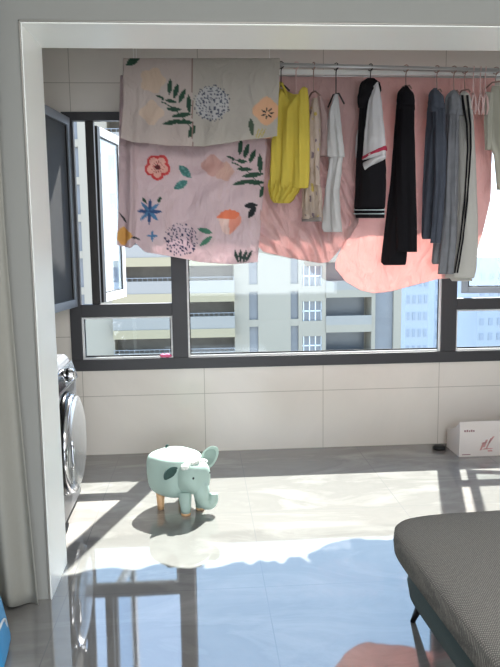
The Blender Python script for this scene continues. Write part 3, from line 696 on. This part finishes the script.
# white shirt
Q, d, n = plane_of(333, 55)
M_wht = mat('thin_white_cotton', (222, 222, 222), .85, noise_amt=.03, nscale=20, bump=.1, bscale=80, trans=.3)
M_shr = mat('sheer_pink_white', (224, 200, 196), .85, noise_amt=.03, nscale=20, trans=.4)
hanger(336, 94, Q, d, n, 'dark wire hanger inside the white shirt', M_hook, .06, .06)
ws = root('white_shirt', Q, 'thin white long shirt hanging left of the black jacket', 'shirt', 'clothes drying on the front rail')
tube_cloth(MB(), [(94, 334.5, 338), (110, 330.5, 339), (130, 327, 341), (152, 325.5, 343.5), (157, 326, 343.5)], Q, d, n, .05, fold=.35, seed=1).build('upper_panel', M_wht, ws, True)
tube_cloth(MB(), [(152, 329, 343), (170, 328.5, 340.5), (190, 326, 337.5), (210, 324, 339), (228, 322.5, 341), (232, 325, 341)], Q, d, n, .045, off=-.006, fold=.4, seed=3).build('lower_panel', M_wht, ws, True)
tube_cloth(MB(), [(96, 318, 321), (115, 318, 327), (140, 318, 328), (156, 317.5, 327)], Q, d, n, .02, off=.02, fold=.3).build('sleeve', M_shr, ws, True)
# black jacket
M_bk = mat('black_knit', (24, 23, 27), .9, noise_amt=.15, nscale=40, bump=.1, bscale=200, spec=.2)
M_slv = mat('white_sleeve_knit', (205, 203, 206), .9, noise_amt=.03, nscale=40, spec=.2)
M_crim = mat('crimson_stripe', (176, 52, 78), .85); M_lb = mat('light_blue_stripe', (196, 210, 214), .85)
Q, d, n = plane_of(370, 58)
hanger(370.5, 84, Q, d, n, 'dark wire hanger inside the black varsity jacket', M_hook, .05, .04)
ja = root('varsity_jacket', Q, 'black jacket with white sleeve and crimson cuff stripe hanging in the row', 'jacket', 'clothes drying on the front rail')
tube_cloth(MB(), [(81, 366, 374), (90, 364, 376), (105, 361, 378), (140, 359, 382), (170, 357, 385.5), (195, 356, 385), (208, 355, 384)], Q, d, n, .075, fold=.2, freq=4).build('bodice', M_bk, ja, True)
tube_cloth(MB(), [(78, 368, 374), (82, 363, 379), (90, 361, 380), (100, 359.5, 374), (108, 359.5, 369)], Q, d, n, .08, off=.012, nseg=40, nrow=24, fold=.1).build('hood', M_bk, ja, True)
slv = tube_cloth(MB(), [(84, 374, 378), (100, 370, 380.5), (120, 367, 382.5), (140, 364.5, 384.5), (158, 363, 385)], Q, d, n, .05, off=.035, fold=.15, slant=.012).build('sleeve', M_slv, ja, True)
def stripe(parent, name, pts, m, w, off):
    pp = [at_plane(a, b, Q-n*off, n) for a, b in pts]
    mb = MB(); mb.prism([pp[0], pp[1], pp[1]-Vector((0, 0, w)), pp[0]-Vector((0, 0, w))], -n*.004); return mb.build(name, m, parent)
tube_cloth(MB(), [(151, 363.5, 386), (155.0, 363, 386.3)], Q, d, n, .058, off=.035, nseg=32, nrow=3, fold=.02, slant=.028).build('cuff_stripe', M_crim, slv, True)
tube_cloth(MB(), [(158, 363.2, 385), (163, 365, 385), (165, 366, 380)], Q, d, n, .056, off=.035, nseg=32, nrow=3, fold=.02, slant=.028).build('cuff', M_slv, slv, True)
tube_cloth(MB(), [(130, 357.5, 362), (150, 356, 361.5), (158, 356, 361)], Q, d, n, .04, off=-.01, nseg=32, nrow=20, fold=.1).build('sleeve', M_slv, ja, True)
tube_cloth(MB(), [(208, 355.3, 384), (218, 357, 383)], Q, d, n, .078, nseg=48, nrow=6, fold=.1).build('waist_band', M_bk, ja, True)
for yy in (209.2, 213.0):
    tube_cloth(MB(), [(yy, 355, 384.4), (yy+1.3, 355.1, 384.2)], Q, d, n, .084, nseg=48, nrow=2, fold=.1).build('band_stripe', M_lb, ja, True)
# black trousers
Q, d, n = plane_of(404, 50)
hanger(406, 86, Q, d, n, 'warm wire hanger clipped to the black trousers', M_hookw, .035, .02)
bt = root('black_trousers', Q, 'long wide legged black trousers hanging in the middle of the row', 'trousers', 'clothes drying on the front rail')
tube_cloth(MB(), [(85, 405, 407.5), (88, 402, 409), (93, 399, 413), (97, 398, 414), (110, 397, 414)], Q, d, n, .06, nrow=20, fold=.15).build('waistband', M_bk, bt, True)
tube_cloth(MB(), [(105, 396.5, 412), (140, 394, 412), (180, 391, 412), (220, 386, 410), (262, 381, 406), (265, 384, 405)], Q, d, n, .045, off=-.012, fold=.25, freq=4).build('trouser_leg', M_bk, bt, True)
tube_cloth(MB(), [(105, 399, 414), (140, 397, 414.5), (180, 396, 415.5), (220, 396, 416.5), (252, 397, 416.8)], Q, d, n, .04, off=.018, fold=.25, seed=2, freq=4).build('trouser_leg', M_bk, bt, True)
# blue jeans
M_jean = mat('washed_blue_denim', (78, 83, 94), .9, noise_amt=.18, nscale=25, bump=.15, bscale=250, spec=.2)
M_jean2 = mat('pale_grey_denim', (126, 128, 133), .9, noise_amt=.2, nscale=25, bump=.15, bscale=250, spec=.2)
Q, d, n = plane_of(434, 55)
hanger(437, 90, Q, d, n, 'warm wire hanger clipped to the blue jeans', M_hookw, .03, .015)
bj = root('jeans', Q, 'washed blue jeans hanging right of the black trousers', 'trousers', 'clothes drying on the front rail')
tube_cloth(MB(), [(88, 434, 437), (91, 431, 439), (96, 430, 443), (112, 428, 444.5)], Q, d, n, .06, nrow=20, fold=.15).build('waistband', M_jean, bj, True)
tube_cloth(MB(), [(108, 427.5, 441), (140, 426, 439), (180, 424, 435), (220, 422.5, 432), (236, 422, 431), (239, 423, 431)], Q, d, n, .045, off=-.01, fold=.2).build('trouser_leg', M_jean, bj, True)
tube_cloth(MB(), [(108, 432, 445), (140, 434, 445.5), (180, 434.5, 445), (220, 432.5, 442), (243, 431, 440)], Q, d, n, .045, off=.016, fold=.2, seed=2).build('trouser_leg', M_jean, bj, True)
# pale grey denim
Q, d, n = plane_of(453, 50)
hanger(454, 91, Q, d, n, 'warm wire hanger clipped to the pale grey jeans', M_hookw, .03, .015)
gj = root('jeans', Q, 'faded grey long jeans between the blue jeans and the striped track trousers', 'trousers', 'clothes drying on the front rail')
tube_cloth(MB(), [(90, 453, 456), (93, 449, 458), (99, 446, 461), (115, 445, 462)], Q, d, n, .06, nrow=20, fold=.15).build('waistband', M_jean2, gj, True)
tube_cloth(MB(), [(110, 444.5, 459), (150, 442, 455), (200, 438, 450), (240, 434, 445), (262, 432, 442), (264, 433, 442)], Q, d, n, .05, off=-.008, fold=.3).build('trouser_leg', M_jean2, gj, True)
tube_cloth(MB(), [(110, 447, 459), (150, 446, 458), (200, 444, 457), (240, 441, 456), (274, 438, 453)], Q, d, n, .05, off=.012, fold=.3, seed=2).build('trouser_leg', M_jean2, gj, True)
# striped track trousers
Q, d, n = plane_of(468, 45)
M_trk = mat('pale_grey_jersey', (198, 196, 190), .9, noise_amt=.04, nscale=30, bump=.05, bscale=200, trans=.12)
hanger(465, 90, Q, d, n, 'warm wire hanger clipped to the track trousers', M_hookw, .03, .015)
tt = root('track_trousers', Q, 'long pale grey track trousers with two black side stripes, rightmost full length pair', 'trousers', 'clothes drying on the front rail')
tube_cloth(MB(), [(91, 463, 466), (94, 460, 469), (99, 458, 471), (115, 457, 472)], Q, d, n, .06, nrow=20, fold=.15).build('waistband', M_trk, tt, True)
lg = tube_cloth(MB(), [(110, 456, 473), (150, 457, 475), (200, 456, 477), (240, 452, 478), (270, 446, 476), (278, 445, 474)], Q, d, n, .06, off=.01, fold=.15, freq=4).build('trouser_leg', M_trk, tt, True)
tube_cloth(MB(), [(270, 444, 472), (281, 452, 472)], Q, d, n, .05, off=-.016, nrow=8, fold=.2).build('hem', M_trk, tt, True)
for k in (0, 1):
    tube_cloth(MB(), [(95, 461+5*k, 463.5+5*k), (110, 463+4.5*k, 465.5+4.5*k), (125, 466+3.5*k, 468+3.5*k), (150, 467+3*k, 468.6+3*k), (200, 464+2.6*k, 465.6+2.6*k), (240, 459.5+2.6*k, 461+2.6*k), (273, 454+2.6*k, 455.4+2.6*k)], Q, d, n, .012, off=.048, nseg=12, nrow=60, fold=.0).build('side_stripe', M_bk, lg, True)
# peg clips and last garment at the right edge
for i, px in enumerate((474, 481, 486)):
    x = at(px, 70, YF).x; c = root('clip_hanger', (x, YF, zf(x)), ('pale pink clip hanger hanging empty, nearest the track trousers', 'pale pink clip hanger hanging empty, middle of three', 'pale pink clip hanger hanging empty, nearest the right edge')[i], 'hanger', 'empty clip hangers at the right')
    z = zf(x)
    MB().tube([(x-.006, YF-.014, z-.008), (x-.004, YF-.012, z+.012), (x, YF, z+.018), (x+.004, YF+.014, z+.008), (x+.003, YF+.014, z-.03), (x, YF, z-.12)], .003, 8).build('hook', M_hookp, c, smooth=True)
    for s in (-1, 1):
        MB().tube([(x, YF, z-.12), (x+s*.008, YF-.01, z-.15), (x+s*.014, YF-.01, z-.20), (x+s*.006, YF-.01, z-.235)], [.005, .006, .006, .004], 8).build('clip', M_hookp, c, smooth=True)
Q, d, n = plane_of(497, 40)
hanger(496, 82, Q, d, n, 'warm wire hanger at the right edge of the picture', M_hookw, .06, .03)
M_sage = mat('pale_sage_cotton', (200, 198, 184), .9, noise_amt=.04, nscale=20, trans=.25)
sg = root('pale_shirt', Q, 'pale sage shirt hanging at the right edge beyond the peach sheet', 'shirt', 'clothes drying on the front rail')
tube_cloth(MB(), [(86, 492, 505), (100, 489, 520), (120, 487, 520), (140, 488, 520), (156, 494, 520), (190, 497, 520)], Q, d, n, .06, fold=.3).build('bodice', M_sage, sg, True)
tube_cloth(MB(), [(92, 486, 494), (120, 484, 492), (150, 485, 491)], Q, d, n, .03, off=.02, nrow=30, fold=.2).build('sleeve', M_sage, sg, True)
